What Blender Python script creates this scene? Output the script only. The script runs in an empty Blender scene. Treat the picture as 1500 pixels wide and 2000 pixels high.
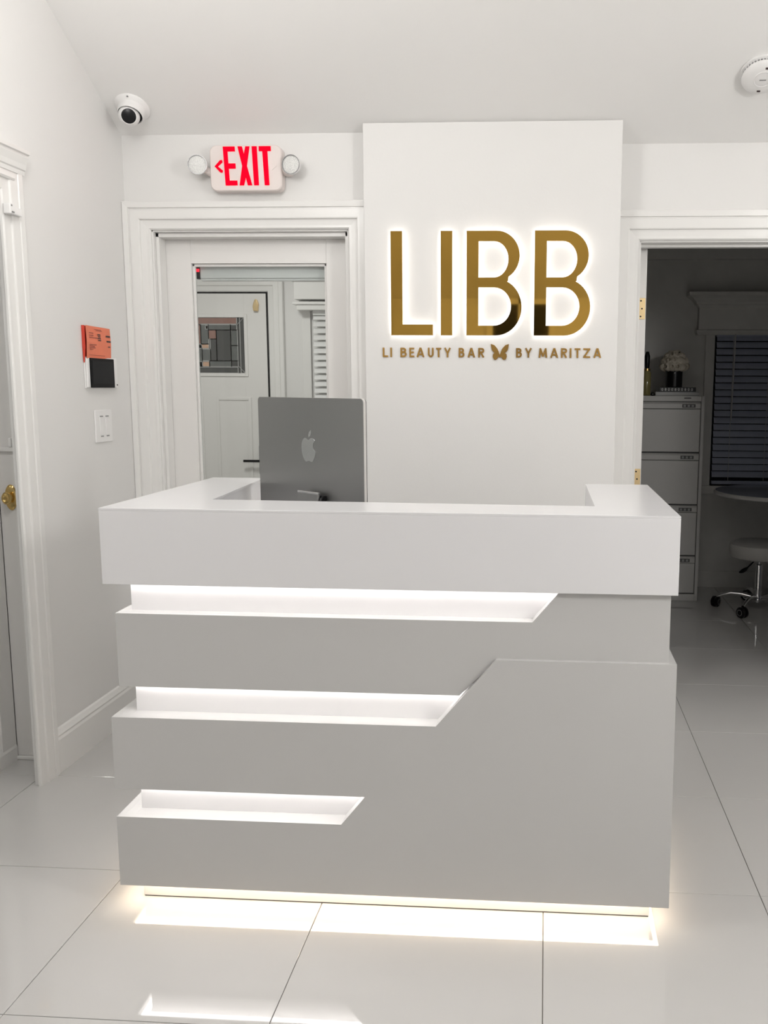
import bpy, bmesh, math, random
from mathutils import Vector, Matrix
PI = math.pi
C = bpy.context.scene.collection
S = bpy.context.scene
# ------------------------------------------------------------------ camera
cam_d = bpy.data.cameras.new('camera'); cam = bpy.data.objects.new('camera', cam_d); C.objects.link(cam)
Rm = Matrix(((0.998016272, -0.014895962, 0.061168874),
             (0.062647884, 0.138894169, -0.988323658),
             (0.006226032, 0.990195193, 0.139551842)))
cam.matrix_world = Matrix.Translation((0, 0, 1.41)) @ Rm.to_4x4()
FPX, CX, CY = 1740.0, 956.545, 1003.998
cam_d.sensor_fit = 'VERTICAL'; cam_d.sensor_height = 36; cam_d.sensor_width = 27
cam_d.lens = FPX / 2000 * 36
cam_d.shift_x = (750 - CX) / 2000; cam_d.shift_y = (CY - 1000) / 2000
cam_d.clip_start = 0.05
S.camera = cam
# ------------------------------------------------------------------ world, exposure
w = bpy.data.worlds.new('world'); S.world = w; w.use_nodes = True
w.node_tree.nodes['Background'].inputs[0].default_value = (0.16, 0.22, 0.42, 1)
w.node_tree.nodes['Background'].inputs[1].default_value = 0.10
S.view_settings.view_transform = 'Standard'; S.view_settings.look = 'None'
S.view_settings.exposure = 0.06; S.view_settings.gamma = 1.0; S.view_settings.use_curve_mapping = False
# ------------------------------------------------------------------ ceiling lamps (recessed, behind and above the camera) and added fill lights
SLOPE = 0.585; YB = 3.775; ZB = 2.44; YR = 0.4
def ceil_z(y):
    return ZB + SLOPE * (YB - y) if y > YR else ZB + SLOPE * (YB - YR) - SLOPE * (YR - y)
def lamp(name, loc, size, power, color=(1, .965, .92), rot=(0, 0, 0), shape='DISK', size_y=None):
    d = bpy.data.lights.new(name, 'AREA'); d.shape = shape; d.size = size
    if size_y: d.size_y = size_y
    d.energy = power; d.color = color
    o = bpy.data.objects.new(name, d); C.objects.link(o); o.location = loc; o.rotation_euler = rot
    return o
ca = math.atan(SLOPE)
LAMPS = [(-0.8, 2.3), (1.3, 1.9), (-0.95, -0.9), (0.95, -0.9)]
POW = [4, 3, 3, 10]
for (x, y), pw in zip(LAMPS, POW):
    lamp('recessed_lamp', (x, y, ceil_z(y) - .10), 0.30, pw, color=(1, .985, .965))
FILL_LIGHTS = [((-1.20, 1.90, 2.55), 25), ((1.88, 1.05, 2.15), 70)]  # added unseen fill lights, placed to brighten the left wall and desk
for loc, pw in FILL_LIGHTS:
    d = bpy.data.lights.new('fill_light', 'POINT'); d.energy = pw; d.shadow_soft_size = .2; d.color = (1, .985, .965)
    o = bpy.data.objects.new('fill_light', d); C.objects.link(o); o.location = loc
lamp('vestibule_lamp', (-1.9, 5.0, 2.5), 0.4, 17, rot=(0, 0, 0))
lamp('side_room_fill', (-2.7, 1.8, 2.3), 0.3, 6, rot=(0, 0, 0))  # added fill light to brighten the side room

# ------------------------------------------------------------------ materials
def mat(name, col, rough=.5, metal=0., spec=.5, coat=0., noise=0., nscale=8., bump=0., bscale=200., emit=None, estr=0., trans=0., ior=1.5, coat_rough=.03):
    m = bpy.data.materials.new(name); m.use_nodes = True
    nt = m.node_tree; b = nt.nodes['Principled BSDF']
    b.inputs['Base Color'].default_value = (*col, 1); b.inputs['Roughness'].default_value = rough
    b.inputs['Metallic'].default_value = metal; b.inputs['Specular IOR Level'].default_value = spec
    b.inputs['Coat Weight'].default_value = coat; b.inputs['Coat Roughness'].default_value = coat_rough
    b.inputs['Transmission Weight'].default_value = trans; b.inputs['IOR'].default_value = ior
    if emit:
        b.inputs['Emission Color'].default_value = (*emit, 1); b.inputs['Emission Strength'].default_value = estr
    tc = nt.nodes.new('ShaderNodeTexCoord')
    if noise:
        n = nt.nodes.new('ShaderNodeTexNoise'); n.inputs['Scale'].default_value = nscale; n.inputs['Detail'].default_value = 4
        nt.links.new(tc.outputs['Object'], n.inputs['Vector'])
        rp = nt.nodes.new('ShaderNodeMapRange'); rp.inputs['To Min'].default_value = 1 - noise; rp.inputs['To Max'].default_value = 1 + noise
        nt.links.new(n.outputs['Fac'], rp.inputs['Value'])
        mx = nt.nodes.new('ShaderNodeVectorMath'); mx.operation = 'SCALE'; mx.inputs[0].default_value = col
        nt.links.new(rp.outputs[0], mx.inputs['Scale']); nt.links.new(mx.outputs[0], b.inputs['Base Color'])
    if bump:
        n2 = nt.nodes.new('ShaderNodeTexNoise'); n2.inputs['Scale'].default_value = bscale; n2.inputs['Detail'].default_value = 3
        nt.links.new(tc.outputs['Object'], n2.inputs['Vector'])
        bp = nt.nodes.new('ShaderNodeBump'); bp.inputs['Strength'].default_value = bump; bp.inputs['Distance'].default_value = .002
        nt.links.new(n2.outputs['Fac'], bp.inputs['Height']); nt.links.new(bp.outputs[0], b.inputs['Normal'])
    return m
M = {}
M['wall'] = mat('wall_paint', (.79, .78, .765), .55, noise=.012, nscale=2.5, bump=.12, bscale=120)
M['ceil'] = mat('ceiling_paint', (.87, .86, .845), .7, noise=.015, nscale=1.8, bump=.12, bscale=90)
M['trim'] = mat('trim_gloss_paint', (.83, .82, .80), .28, noise=.01, nscale=5)
M['door'] = mat('door_paint', (.82, .805, .785), .32, noise=.01, nscale=4)
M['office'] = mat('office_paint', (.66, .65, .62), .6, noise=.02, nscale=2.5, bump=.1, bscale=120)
M['tile'] = mat('polished_tile', (.56, .55, .535), .035, spec=.62, noise=.02, nscale=1.6)
M['tile'].node_tree.nodes['Principled BSDF'].inputs['IOR'].default_value = 1.55
M['grout'] = mat('grout', (.28, .26, .24), .9, noise=.1, nscale=30)
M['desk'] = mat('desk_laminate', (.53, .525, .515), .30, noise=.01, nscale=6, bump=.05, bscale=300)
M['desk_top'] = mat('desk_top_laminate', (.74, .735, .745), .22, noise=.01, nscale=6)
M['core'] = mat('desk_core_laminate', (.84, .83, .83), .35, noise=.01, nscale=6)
M['led'] = mat('led_cool', (1, 1, 1), .5, emit=(1., .96, .94), estr=10)
M['led_warm'] = mat('led_warm', (1, 1, 1), .5, emit=(1., .82, .62), estr=13)
M['halo'] = mat('halo_led', (1, 1, 1), .5, emit=(1., .97, .93), estr=2.5)
M['gold'] = mat('mirror_gold', (.60, .36, .075), .03, metal=1.)
M['gold_edge'] = mat('gold_edge', (.52, .31, .07), .25, metal=1.)
M['gold_flat'] = mat('brushed_gold', (.62, .37, .11), .22, metal=1.)
M['brass'] = mat('brass', (.70, .50, .20), .22, metal=1.)
M['brass2'] = mat('satin_brass', (.78, .60, .34), .35, metal=1., noise=.05, nscale=60)
M['alu'] = mat('anodised_aluminium', (.34, .34, .335), .38, metal=.9, bump=.03, bscale=500)
M['alu_l'] = mat('polished_aluminium', (.62, .62, .62), .22, metal=.85)
M['alu_edge'] = mat('pale_aluminium_edge', (.72, .70, .68), .35, metal=.5)
M['black'] = mat('black_plastic', (.007, .007, .008), .28, spec=.3, noise=.1, nscale=20)
M['screen'] = mat('dark_screen', (.004, .004, .005), .3, spec=.08, noise=.05, nscale=5)
M['screen_in'] = mat('dark_display', (.010, .0105, .012), .35, spec=.1, noise=.05, nscale=5)
M['plastic'] = mat('white_plastic', (.86, .85, .84), .3, noise=.01, nscale=20)
M['beige'] = mat('exit_housing_plastic', (.80, .72, .69), .35, noise=.02, nscale=12)
M['red'] = mat('exit_red', (.5, .0, .01), .8, spec=.05, emit=(1., .0, .016), estr=.8)
M['red_reflect'] = mat('red_reflection_glow', (.8, .0, .02), .4, emit=(1., .02, .05), estr=1.2)  # glow imitates the exit sign's red reflection
M['ring'] = mat('grey_ring', (.30, .30, .30), .3, metal=.4)
M['lens'] = mat('clear_lens', (.72, .72, .70), .12, spec=.8, noise=.45, nscale=260, bump=.8, bscale=260)
M['orange'] = mat('orange_paper', (.86, .235, .13), .65, noise=.03, nscale=20)
M['red_paper'] = mat('red_paper', (.62, .055, .03), .7, noise=.04, nscale=20)
M['ink'] = mat('dark_ink', (.05, .03, .03), .6, noise=.2, nscale=300)
M['ink2'] = mat('faded_ink', (.35, .09, .06), .6, noise=.2, nscale=300)
M['cabinet'] = mat('cabinet_steel', (.62, .61, .59), .4, noise=.015, nscale=6)
M['cab_dark'] = mat('cabinet_gap', (.10, .10, .10), .6, noise=.05, nscale=20)
M['slat'] = mat('blue_lit_slat', (.36, .39, .48), .5, noise=.03, nscale=12)  # bluish light is put into the slat colour
M['slat_w'] = mat('white_blind_slat', (.78, .78, .77), .5, noise=.02, nscale=12)
M['cord'] = mat('cord', (.5, .5, .5), .7, noise=.05, nscale=50)
M['petal'] = mat('cream_petal', (.66, .60, .50), .75, noise=.15, nscale=50)
M['leaf'] = mat('dark_stem', (.06, .06, .03), .6, noise=.2, nscale=50)
M['grey_book'] = mat('grey_cover', (.38, .38, .38), .5, noise=.05, nscale=30)
M['page'] = mat('pale_print', (.75, .75, .74), .6, noise=.05, nscale=60)
M['vinyl'] = mat('grey_vinyl', (.50, .49, .47), .4, noise=.03, nscale=14)
M['chrome'] = mat('chrome', (.75, .75, .76), .08, metal=1.)
M['tabletop'] = mat('smoky_table_top', (.34, .35, .40), .15, noise=.03, nscale=8)
M['tank'] = mat('perfume_glass', (.35, .30, .12), .1, spec=.7, noise=.05, nscale=20)
M['lead'] = mat('lead_came', (.42, .42, .41), .4)
M['pane_d'] = mat('dusky_glass', (.07, .072, .07), .07, spec=.8, noise=.2, nscale=14)
M['pane_r'] = mat('rose_glass', (.30, .17, .14), .1, spec=.7, noise=.2, nscale=14)
M['pane_p'] = mat('peach_glass', (.62, .40, .28), .2, noise=.15, nscale=20)
M['pane_g'] = mat('grey_green_glass', (.13, .14, .135), .09, spec=.8, noise=.2, nscale=20)
M['night'] = mat('night_glass', (.01, .012, .016), .04, spec=.6)
def glass_mat():
    m = bpy.data.materials.new('clear_pane'); m.use_nodes = True; nt = m.node_tree
    for n in list(nt.nodes): nt.nodes.remove(n)
    out = nt.nodes.new('ShaderNodeOutputMaterial'); mix = nt.nodes.new('ShaderNodeMixShader')
    tr = nt.nodes.new('ShaderNodeBsdfTransparent'); tr.inputs[0].default_value = (.90, .92, .92, 1)
    gl = nt.nodes.new('ShaderNodeBsdfGlossy'); gl.inputs['Roughness'].default_value = 0.0
    fr = nt.nodes.new('ShaderNodeFresnel'); fr.inputs[0].default_value = 1.5
    ge = nt.nodes.new('ShaderNodeNewGeometry'); inv = nt.nodes.new('ShaderNodeMath'); inv.operation = 'SUBTRACT'; inv.inputs[0].default_value = 1.0
    nt.links.new(ge.outputs['Backfacing'], inv.inputs[1]); mu = nt.nodes.new('ShaderNodeMath'); mu.operation = 'MULTIPLY'
    nt.links.new(fr.outputs[0], mu.inputs[0]); nt.links.new(inv.outputs[0], mu.inputs[1])
    nt.links.new(mu.outputs[0], mix.inputs[0]); nt.links.new(tr.outputs[0], mix.inputs[1]); nt.links.new(gl.outputs[0], mix.inputs[2])
    nt.links.new(mix.outputs[0], out.inputs[0])
    return m
M['glass'] = glass_mat()

# ------------------------------------------------------------------ helpers
ORG = {}
def tag(o, label=None, cat=None, group=None, kind=None):
    if label: o['label'] = label
    if cat: o['category'] = cat
    if group: o['group'] = group
    if kind: o['kind'] = kind
    return o
def thing(name, label, cat, loc=(0, 0, 0), rz=0, group=None, kind=None):
    o = bpy.data.objects.new(name, None); C.objects.link(o); o.location = loc; o.rotation_euler = (0, 0, rz)
    o.empty_display_size = .05
    ORG[o.name] = Vector(loc) if not rz else None
    return tag(o, label, cat, group, kind)
class MB:
    def __init__(s): s.v = []; s.f = []
    def add(s, vs, fs, T=None):
        n = len(s.v)
        for v in vs:
            v = Vector(v)
            s.v.append(T @ v if T else v)
        s.f += [[i + n for i in f] for f in fs]; return s
    def box(s, x0, x1, y0, y1, z0, z1, T=None):
        vs = [(x, y, z) for x in (x0, x1) for y in (y0, y1) for z in (z0, z1)]
        return s.add(vs, [(0, 1, 3, 2), (4, 6, 7, 5), (0, 4, 5, 1), (2, 3, 7, 6), (0, 2, 6, 4), (1, 5, 7, 3)], T)
    def prism(s, poly, a0, a1, axis='y', T=None):
        n = len(poly)
        def P(p, a):
            return (p[0], a, p[1]) if axis == 'y' else ((a, p[0], p[1]) if axis == 'x' else (p[0], p[1], a))
        vs = [P(p, a0) for p in poly] + [P(p, a1) for p in poly]
        fs = [list(range(n)), list(range(2 * n - 1, n - 1, -1))] + [[i, i + n, (i + 1) % n + n, (i + 1) % n] for i in range(n)]
        return s.add(vs, fs, T)
    def lathe(s, prof, n=24, T=None, caps=True):
        vs = []; fs = []
        for (r, z) in prof:
            for k in range(n):
                a = 2 * PI * k / n; vs.append((r * math.cos(a), r * math.sin(a), z))
        for i in range(len(prof) - 1):
            for k in range(n):
                fs.append([i * n + k, i * n + (k + 1) % n, (i + 1) * n + (k + 1) % n, (i + 1) * n + k])
        if caps:
            fs.append(list(range(n - 1, -1, -1))); fs.append([(len(prof) - 1) * n + k for k in range(n)])
        return s.add(vs, fs, T)
    def tube(s, pts, rad, n=8, T=None):
        pts = [Vector(p) for p in pts]; vs = []; fs = []
        R = rad if isinstance(rad, (list, tuple)) else [rad] * len(pts)
        up = Vector((0, 0, 1))
        for i, p in enumerate(pts):
            d = (pts[min(i + 1, len(pts) - 1)] - pts[max(i - 1, 0)]).normalized()
            a = d.cross(up)
            if a.length < 1e-3: a = d.cross(Vector((1, 0, 0)))
            a.normalize(); b = d.cross(a)
            for k in range(n):
                t = 2 * PI * k / n; vs.append(p + (a * math.cos(t) + b * math.sin(t)) * R[i])
        for i in range(len(pts) - 1):
            for k in range(n):
                fs.append([i * n + k, i * n + (k + 1) % n, (i + 1) * n + (k + 1) % n, (i + 1) * n + k])
        fs.append(list(range(n - 1, -1, -1))); fs.append([(len(pts) - 1) * n + k for k in range(n)])
        return s.add(vs, fs, T)
    def build(s, name, m, parent=None, bevel=0, smooth=False, org=None, seg=2):
        o0 = Vector((0, 0, 0))
        if parent is not None:
            o0 = ORG.get(parent.name) or Vector((0, 0, 0))
        elif org: o0 = Vector(org)
        me = bpy.data.meshes.new(name); me.from_pydata([v - o0 for v in s.v], [], s.f)
        bm = bmesh.new(); bm.from_mesh(me); bmesh.ops.recalc_face_normals(bm, faces=bm.faces); bm.to_mesh(me); bm.free()
        me.materials.append(M[m]); 
        if smooth: me.shade_smooth()
        o = bpy.data.objects.new(name, me); C.objects.link(o)
        if parent is not None: o.parent = parent; ORG[o.name] = o0
        else: o.location = o0; ORG[o.name] = o0
        if bevel:
            b = o.modifiers.new('bevel', 'BEVEL'); b.width = bevel; b.segments = seg; b.limit_method = 'ANGLE'; b.harden_normals = False
        if smooth:
            md = o.modifiers.new('edges', 'EDGE_SPLIT'); md.split_angle = math.radians(38)
        return o
def B(x0, x1, y0, y1, z0, z1): return MB().box(x0, x1, y0, y1, z0, z1)
def struct(o, label, cat): return tag(o, label, cat, kind='structure')
def shape2d(outer, holes, depth, bevel=0, res=1):
    """filled outline with holes, extruded; returns verts, faces (x right, y up, z depth centred)"""
    cu = bpy.data.curves.new('tmp', 'CURVE'); cu.dimensions = '2D'; cu.fill_mode = 'BOTH'; cu.extrude = depth / 2; cu.bevel_depth = bevel
    cu.bevel_resolution = 0; cu.offset = -bevel
    for poly in [outer] + list(holes):
        sp = cu.splines.new('POLY'); sp.points.add(len(poly) - 1); sp.use_cyclic_u = True
        for i, p in enumerate(poly): sp.points[i].co = (p[0], p[1], 0, 1)
    ob = bpy.data.objects.new('tmp', cu); C.objects.link(ob)
    dg = bpy.context.evaluated_depsgraph_get(); dg.update()
    me = bpy.data.meshes.new_from_object(ob.evaluated_get(dg))
    vs = [tuple(v.co) for v in me.vertices]; fs = [list(p.vertices) for p in me.polygons]
    bpy.data.objects.remove(ob); bpy.data.curves.remove(cu); bpy.data.meshes.remove(me)
    return vs, fs
def facing(x, y, z, sc=1.0):
    """2-D drawing placed on a wall that faces the camera side (-y): x right, drawing-y up"""
    return Matrix.Translation((x, y, z)) @ Matrix(((sc, 0, 0, 0), (0, 0, -1, 0), (0, sc, 0, 0), (0, 0, 0, 1)))
def arc(cx, cy, rx, ry, a0, a1, n):
    return [(cx + rx * math.cos(math.radians(a0 + (a1 - a0) * i / n)), cy + ry * math.sin(math.radians(a0 + (a1 - a0) * i / n))) for i in range(n + 1)]
def frame_sweep(prof, x0, x1, zt, place, zb=0.0):
    """mitred casing round a doorway. prof: (distance outwards, thickness); place(u, thickness, z)->xyz"""
    mb = MB(); vs = []; fs = []
    n = len(prof)
    for (d, t) in prof:
        vs += [place(x0 - d, t, zb), place(x0 - d, t, zt + d), place(x1 + d, t, zt + d), place(x1 + d, t, zb)]
    for i in range(n - 1):
        for k in range(3): fs.append([i * 4 + k, i * 4 + k + 1, (i + 1) * 4 + k + 1, (i + 1) * 4 + k])
    return mb.add(vs, fs)

# ------------------------------------------------------------------ floor of square polished tiles
fl = thing('floor', 'floor of large polished pale grey square tiles with thin grey joints', 'floor', (0, 0, 0), kind='structure')
B(-3.2, 3.2, -3.2, 6.7, -.03, -.004).build('grout_bed', 'grout', fl)
P = .6095; X0 = .0127; Y0 = 2.377
tile_me = None
for i in range(-5, 5):
    for j in range(-9, 7):
        x = X0 + i * P; y = Y0 + j * P
        if tile_me is None:
            g = .0011
            to = MB().box(g, P - g, g, P - g, -.012, 0).build('tile', 'tile', fl, bevel=.0007, seg=1)
            tile_me = to.data; to.location = (x, y, 0)
        else:
            t2 = to.copy(); C.objects.link(t2); t2.parent = fl; t2.location = (x, y, 0)

# ------------------------------------------------------------------ walls
XL = -1.775; XR = 2.15; YF = -3.0
# left wall with the doorway at left edge (thin partition)
mb = MB()
LO0, LO1, LOZ = 1.95, 2.905, 2.04
poly = [(YB + .12, 0), (YB + .12, ceil_z(YB) - .05), (YB, ceil_z(YB)), (YR, ceil_z(YR)), (YF, ceil_z(YF)), (YF, 0), (LO0, 0), (LO0, LOZ), (LO1, LOZ), (LO1, 0)]
# split to convex pieces
for pc in ([(LO1, 0), (YB + .12, 0), (YB + .12, ceil_z(YB)), (YB, ceil_z(YB)), (LO1, ceil_z(LO1))],
           [(LO0, LOZ), (LO1, LOZ), (LO1, ceil_z(LO1)), (LO0, ceil_z(LO0))],
           [(YF, 0), (LO0, 0), (LO0, ceil_z(LO0)), (YR, ceil_z(YR)), (YF, ceil_z(YF))]):
    mb.prism(pc, XL - .022, XL, 'x')
struct(mb.build('wall_left', 'wall'), 'white painted left wall carrying the thermostat and light switch', 'wall')
mb = MB().prism([(YF, 0), (YB + .3, 0), (YB + .3, 2.3), (YB, ceil_z(YB)), (YR, ceil_z(YR)), (YF, ceil_z(YF))], XR, XR + .1, 'x')
struct(mb.build('wall_right', 'wall'), 'white painted right wall of the reception room, outside the frame', 'wall')
mb = B(XL - .1, XR + .1, YF - .1, YF, 0, ceil_z(YF))
struct(mb.build('wall_front', 'wall'), 'white painted wall behind the camera', 'wall')
# back wall left of the column, with the glazed door
DX0, DX1, DZ = -1.665, -.825, 2.06
mb = MB().box(XL, DX0, YB, YB + .13, 0, 2.6).box(DX1, -.74, YB, YB + .13, 0, 2.6).box(DX0, DX1, YB, YB + .13, DZ, 2.6)
mb.box(-.74, .28, YB, YB + .2, 0, 2.6)
struct(mb.build('wall_back', 'wall'), 'white back wall around the glazed door and behind the sign column', 'wall')
YR2 = 3.84; RX0, RX1, RZ = .378, 1.33, 2.018
mb = MB().box(.28, RX0, YR2, YR2 + .12, 0, 2.6).box(RX1, XR + .1, YR2, YR2 + .12, 0, 2.6).box(RX0, RX1, YR2, YR2 + .12, RZ, 2.6)
struct(mb.build('wall_back', 'wall'), 'white back wall above and beside the open office doorway', 'wall')
# sign column
mb = B(-.752, .287, 3.72, 3.86, 0, 2.462)
struct(mb.build('wall_column', 'wall', bevel=.0025), 'flat white column panel behind the reception desk carrying the gold sign', 'wall')
# vaulted ceiling
mb = MB()
def cpl(y0, z0, y1, z1):
    t = .06
    mb.prism([(y0, z0), (y1, z1), (y1, z1 + t), (y0, z0 + t)], XL - .1, XR + .1, 'x')
cpl(YR, ceil_z(YR), YB + .14, ceil_z(YB + .14)); cpl(YF - .1, ceil_z(YF - .1), YR, ceil_z(YR))
struct(mb.build('ceiling', 'ceil'), 'white sloping ceiling rising from the back wall', 'ceiling')
mb = MB()
for (x, y) in LAMPS:
    n = Vector((0, SLOPE, 1)).normalized() if y > YR else Vector((0, -SLOPE, 1)).normalized()
    T = Matrix.Translation((x, y, ceil_z(y))) @ n.to_track_quat('Z', 'Y').to_matrix().to_4x4()
    MBr = MB().lathe([(.165, -.012), (.19, -.012), (.195, 0), (.165, 0), (.165, -.012)], 32, T, caps=False)
    o = MBr.build('recessed_light', 'plastic'); struct(o, 'white ring of a recessed ceiling light behind the camera', 'light')
# left baseboard
prof = [(0, 0), (.016, 0), (.016, .125), (.012, .135), (.014, .142), (.006, .160), (0, .165)]
mb = MB().prism([(XL + a, b) for a, b in prof], 3.004, YB, 'y')
struct(mb.build('baseboard_left', 'trim'), 'white moulded baseboard along the left wall', 'baseboard')
# casings
CP = [(-.002, -.004), (-.002, .010), (.004, .017), (.014, .017), (.037, .019), (.039, .028), (.043, .030), (.077, .031), (.079, .027), (.083, .027), (.085, .034), (.106, .036), (.11, .032), (.11, 0)]
o = frame_sweep(CP, DX0, DX1, DZ, lambda u, t, z: (u, YB - t, z)).build('trim_1', 'trim')
struct(o, 'white stepped casing around the glazed door on the back wall', 'door trim')
o = frame_sweep([(d * 1.07, t) for d, t in CP], RX0 - .004, RX1, RZ + .002, lambda u, t, z: (u, YR2 - t, z)).build('trim_2', 'trim')
struct(o, 'white stepped casing around the open doorway to the dark office', 'door trim')
o = frame_sweep([(d * 1.0, t * .5) for d, t in CP], -LO1 + .012, -LO0, LOZ, lambda u, t, z: (XL + t, -u, z)).build('trim_3', 'trim')
struct(o, 'white fluted casing of the doorway in the left wall', 'door trim')
mb = MB()
cr = [(0, 2.105), (.030, 2.105), (.034, 2.118), (.040, 2.122), (.046, 2.138), (.058, 2.160), (.060, 2.168), (.070, 2.171), (.072, 2.182), (0, 2.182)]
mb.prism([(XL + a * .6, b) for a, b in cr], 1.80, 3.012, 'y')
mb.prism([(XL + a, b) for a, b in [(0, 2.078), (.016, 2.078), (.020, 2.084), (.020, 2.09), (0, 2.092)]], 1.86, 2.955, 'y')
struct(mb.build('trim_4', 'trim'), 'white crown ledge on top of the left doorway casing', 'door trim')

# ------------------------------------------------------------------ glazed door on the back wall
YD = 3.862
d1 = thing('door_1', 'white door with a tall glass pane behind the reception desk', 'door', (-1.2375, YD, 0), kind='structure')
jb = MB()
jb.box(DX0, DX0 + .008, YB - .001, YB + .13, 0, DZ).box(DX1 - .008, DX1, YB - .001, YB + .13, 0, DZ).box(DX0, DX1, YB - .001, YB + .13, DZ - .008, DZ)
jb.box(DX0 + .008, DX0 + .022, YB + .02, YD - .002, 0, DZ - .008).box(DX1 - .022, DX1 - .008, YB + .02, YD - .002, 0, DZ - .008).box(DX0 + .008, DX1 - .008, YB + .02, YD - .002, DZ - .026, DZ - .008)
jb.build('door_frame', 'trim', d1, bevel=.002)
GX0, GX1, GZ0, GZ1 = -1.535, -.945, .30, 1.935
SX0, SX1, SZ1 = DX0 + .010, DX1 - .010, DZ - .012
B(SX0, GX0, YD, YD + .04, .006, SZ1).build('stile', 'door', d1, bevel=.0015)
B(GX1, SX1, YD, YD + .04, .006, SZ1).build('stile', 'door', d1, bevel=.0015)
B(GX0, GX1, YD, YD + .04, GZ1, SZ1).build('rail', 'door', d1, bevel=.0015)
B(GX0, GX1, YD, YD + .04, .006, GZ0).build('rail', 'door', d1, bevel=.0015)
mb = MB().box(GX0, GX0 + .012, YD + .012, YD + .028, GZ0, GZ1).box(GX1 - .012, GX1, YD + .012, YD + .028, GZ0, GZ1).box(GX0, GX1, YD + .012, YD + .028, GZ1 - .012, GZ1).box(GX0, GX1, YD + .012, YD + .028, GZ0, GZ0 + .012)
mb.build('glazing_bead', 'trim', d1, bevel=.003)
B(GX0 + .004, GX1 - .004, YD + .018, YD + .022, GZ0 + .004, GZ1 - .004).build('pane', 'glass', d1)
hr = MB().box(GX0 + .02, GX1 + .04, YD + .045, YD + .085, 1.878, 1.945).box(GX0 + .02, GX1 + .04, YD + .05, YD + .075, 1.868, 1.878)
hr.build('shade_headrail', 'trim', d1, bevel=.004)
sn = B(GX0 + .005, GX0 + .018, YD + .042, YD + .06, 1.875, 1.93).build('red_dot_mount', 'black', d1, bevel=.002)  # added dark mount for the red dot
B(GX0 + .004, GX0 + .019, YD + .0405, YD + .043, 1.905, 1.918).build('red_reflection', 'red_reflect', sn)  # glowing dot stands in for the exit sign reflected in the glass

# ------------------------------------------------------------------ vestibule behind the glass
YV = 6.2
mb = MB().box(-3.1, -.62, YV, YV + .1, 0, 2.75)
struct(mb.build('wall_vestibule_back', 'wall'), 'white end wall of the entry seen through the glazed door', 'wall')
mb = MB().box(-3.1, -3.0, YB + .13, YV, 0, 2.75)
struct(mb.build('wall_vestibule_left', 'wall'), 'white side wall of the entry behind the glazed door, left', 'wall')
mb = MB().box(-.72, -.62, YB + .2, YV, 0, 2.75)
struct(mb.build('wall_vestibule_right', 'wall'), 'white partition between the entry and the office', 'wall')
mb = B(-3.0, XL, YB + .03, YB + .13, 0, 2.75)
struct(mb.build('wall_vestibule_near', 'wall'), 'white near wall of the entry, hidden beside the glazed door', 'wall')
mb = B(-3.1, -.62, YB + .13, YV + .1, 2.7, 2.76)
struct(mb.build('ceiling_vestibule', 'ceil'), 'white ceiling of the entry behind the glazed door', 'ceiling')
# entry door
EX0, EX1, EZ = -2.80, -1.937, 2.055
o = frame_sweep([(d, t) for d, t in CP], EX0 - .01, EX1 + .01, EZ + .008, lambda u, t, z: (u, YV - t, z)).build('trim_5', 'trim')
struct(o, 'white casing of the entry door seen through the glass', 'door trim')
d2 = thing('door_2', 'white entry door with a leaded glass light seen through the glazed door', 'door', ((EX0 + EX1) / 2, YV - .02, 0), kind='structure')
LX0, LX1, LZ0, LZ1 = -2.60, -2.100, 1.505, 1.887
ed = MB().box(EX0, LX0, YV - .012, YV - .002, .01, EZ - .006).box(LX1, EX1 - .006, YV - .012, YV - .002, .01, EZ - .006)
ed.box(LX0, LX1, YV - .012, YV - .002, LZ1, EZ - .006).box(LX0, LX1, YV - .012, YV - .002, .01, LZ0)
ed.build('slab', 'door', d2, bevel=.001)
B(EX0, EX1 + .009, YV - .0035, YV - .001, 0, EZ + .008).build('door_gap', 'black', d2)
def panelframe(x0, x1, z0, z1, y, wd=.02, t=.006):
    m_ = MB()
    m_.box(x0, x0 + wd, y - t, y, z0, z1).box(x1 - wd, x1, y - t, y, z0, z1).box(x0 + wd, x1 - wd, y - t, y, z1 - wd, z1).box(x0 + wd, x1 - wd, y - t, y, z0, z0 + wd)
    return m_
for (a, b) in ((-2.315, -2.064), (-2.66, -2.41)):
    panelframe(a, b, .30, 1.338, YV - .012).build('panel_moulding', 'door', d2, bevel=.002)
panelframe(LX0 - .022, LX1 + .022, LZ0 - .022, LZ1 + .022, YV - .012, .022, .008).build('light_frame', 'door', d2, bevel=.002)
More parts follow.
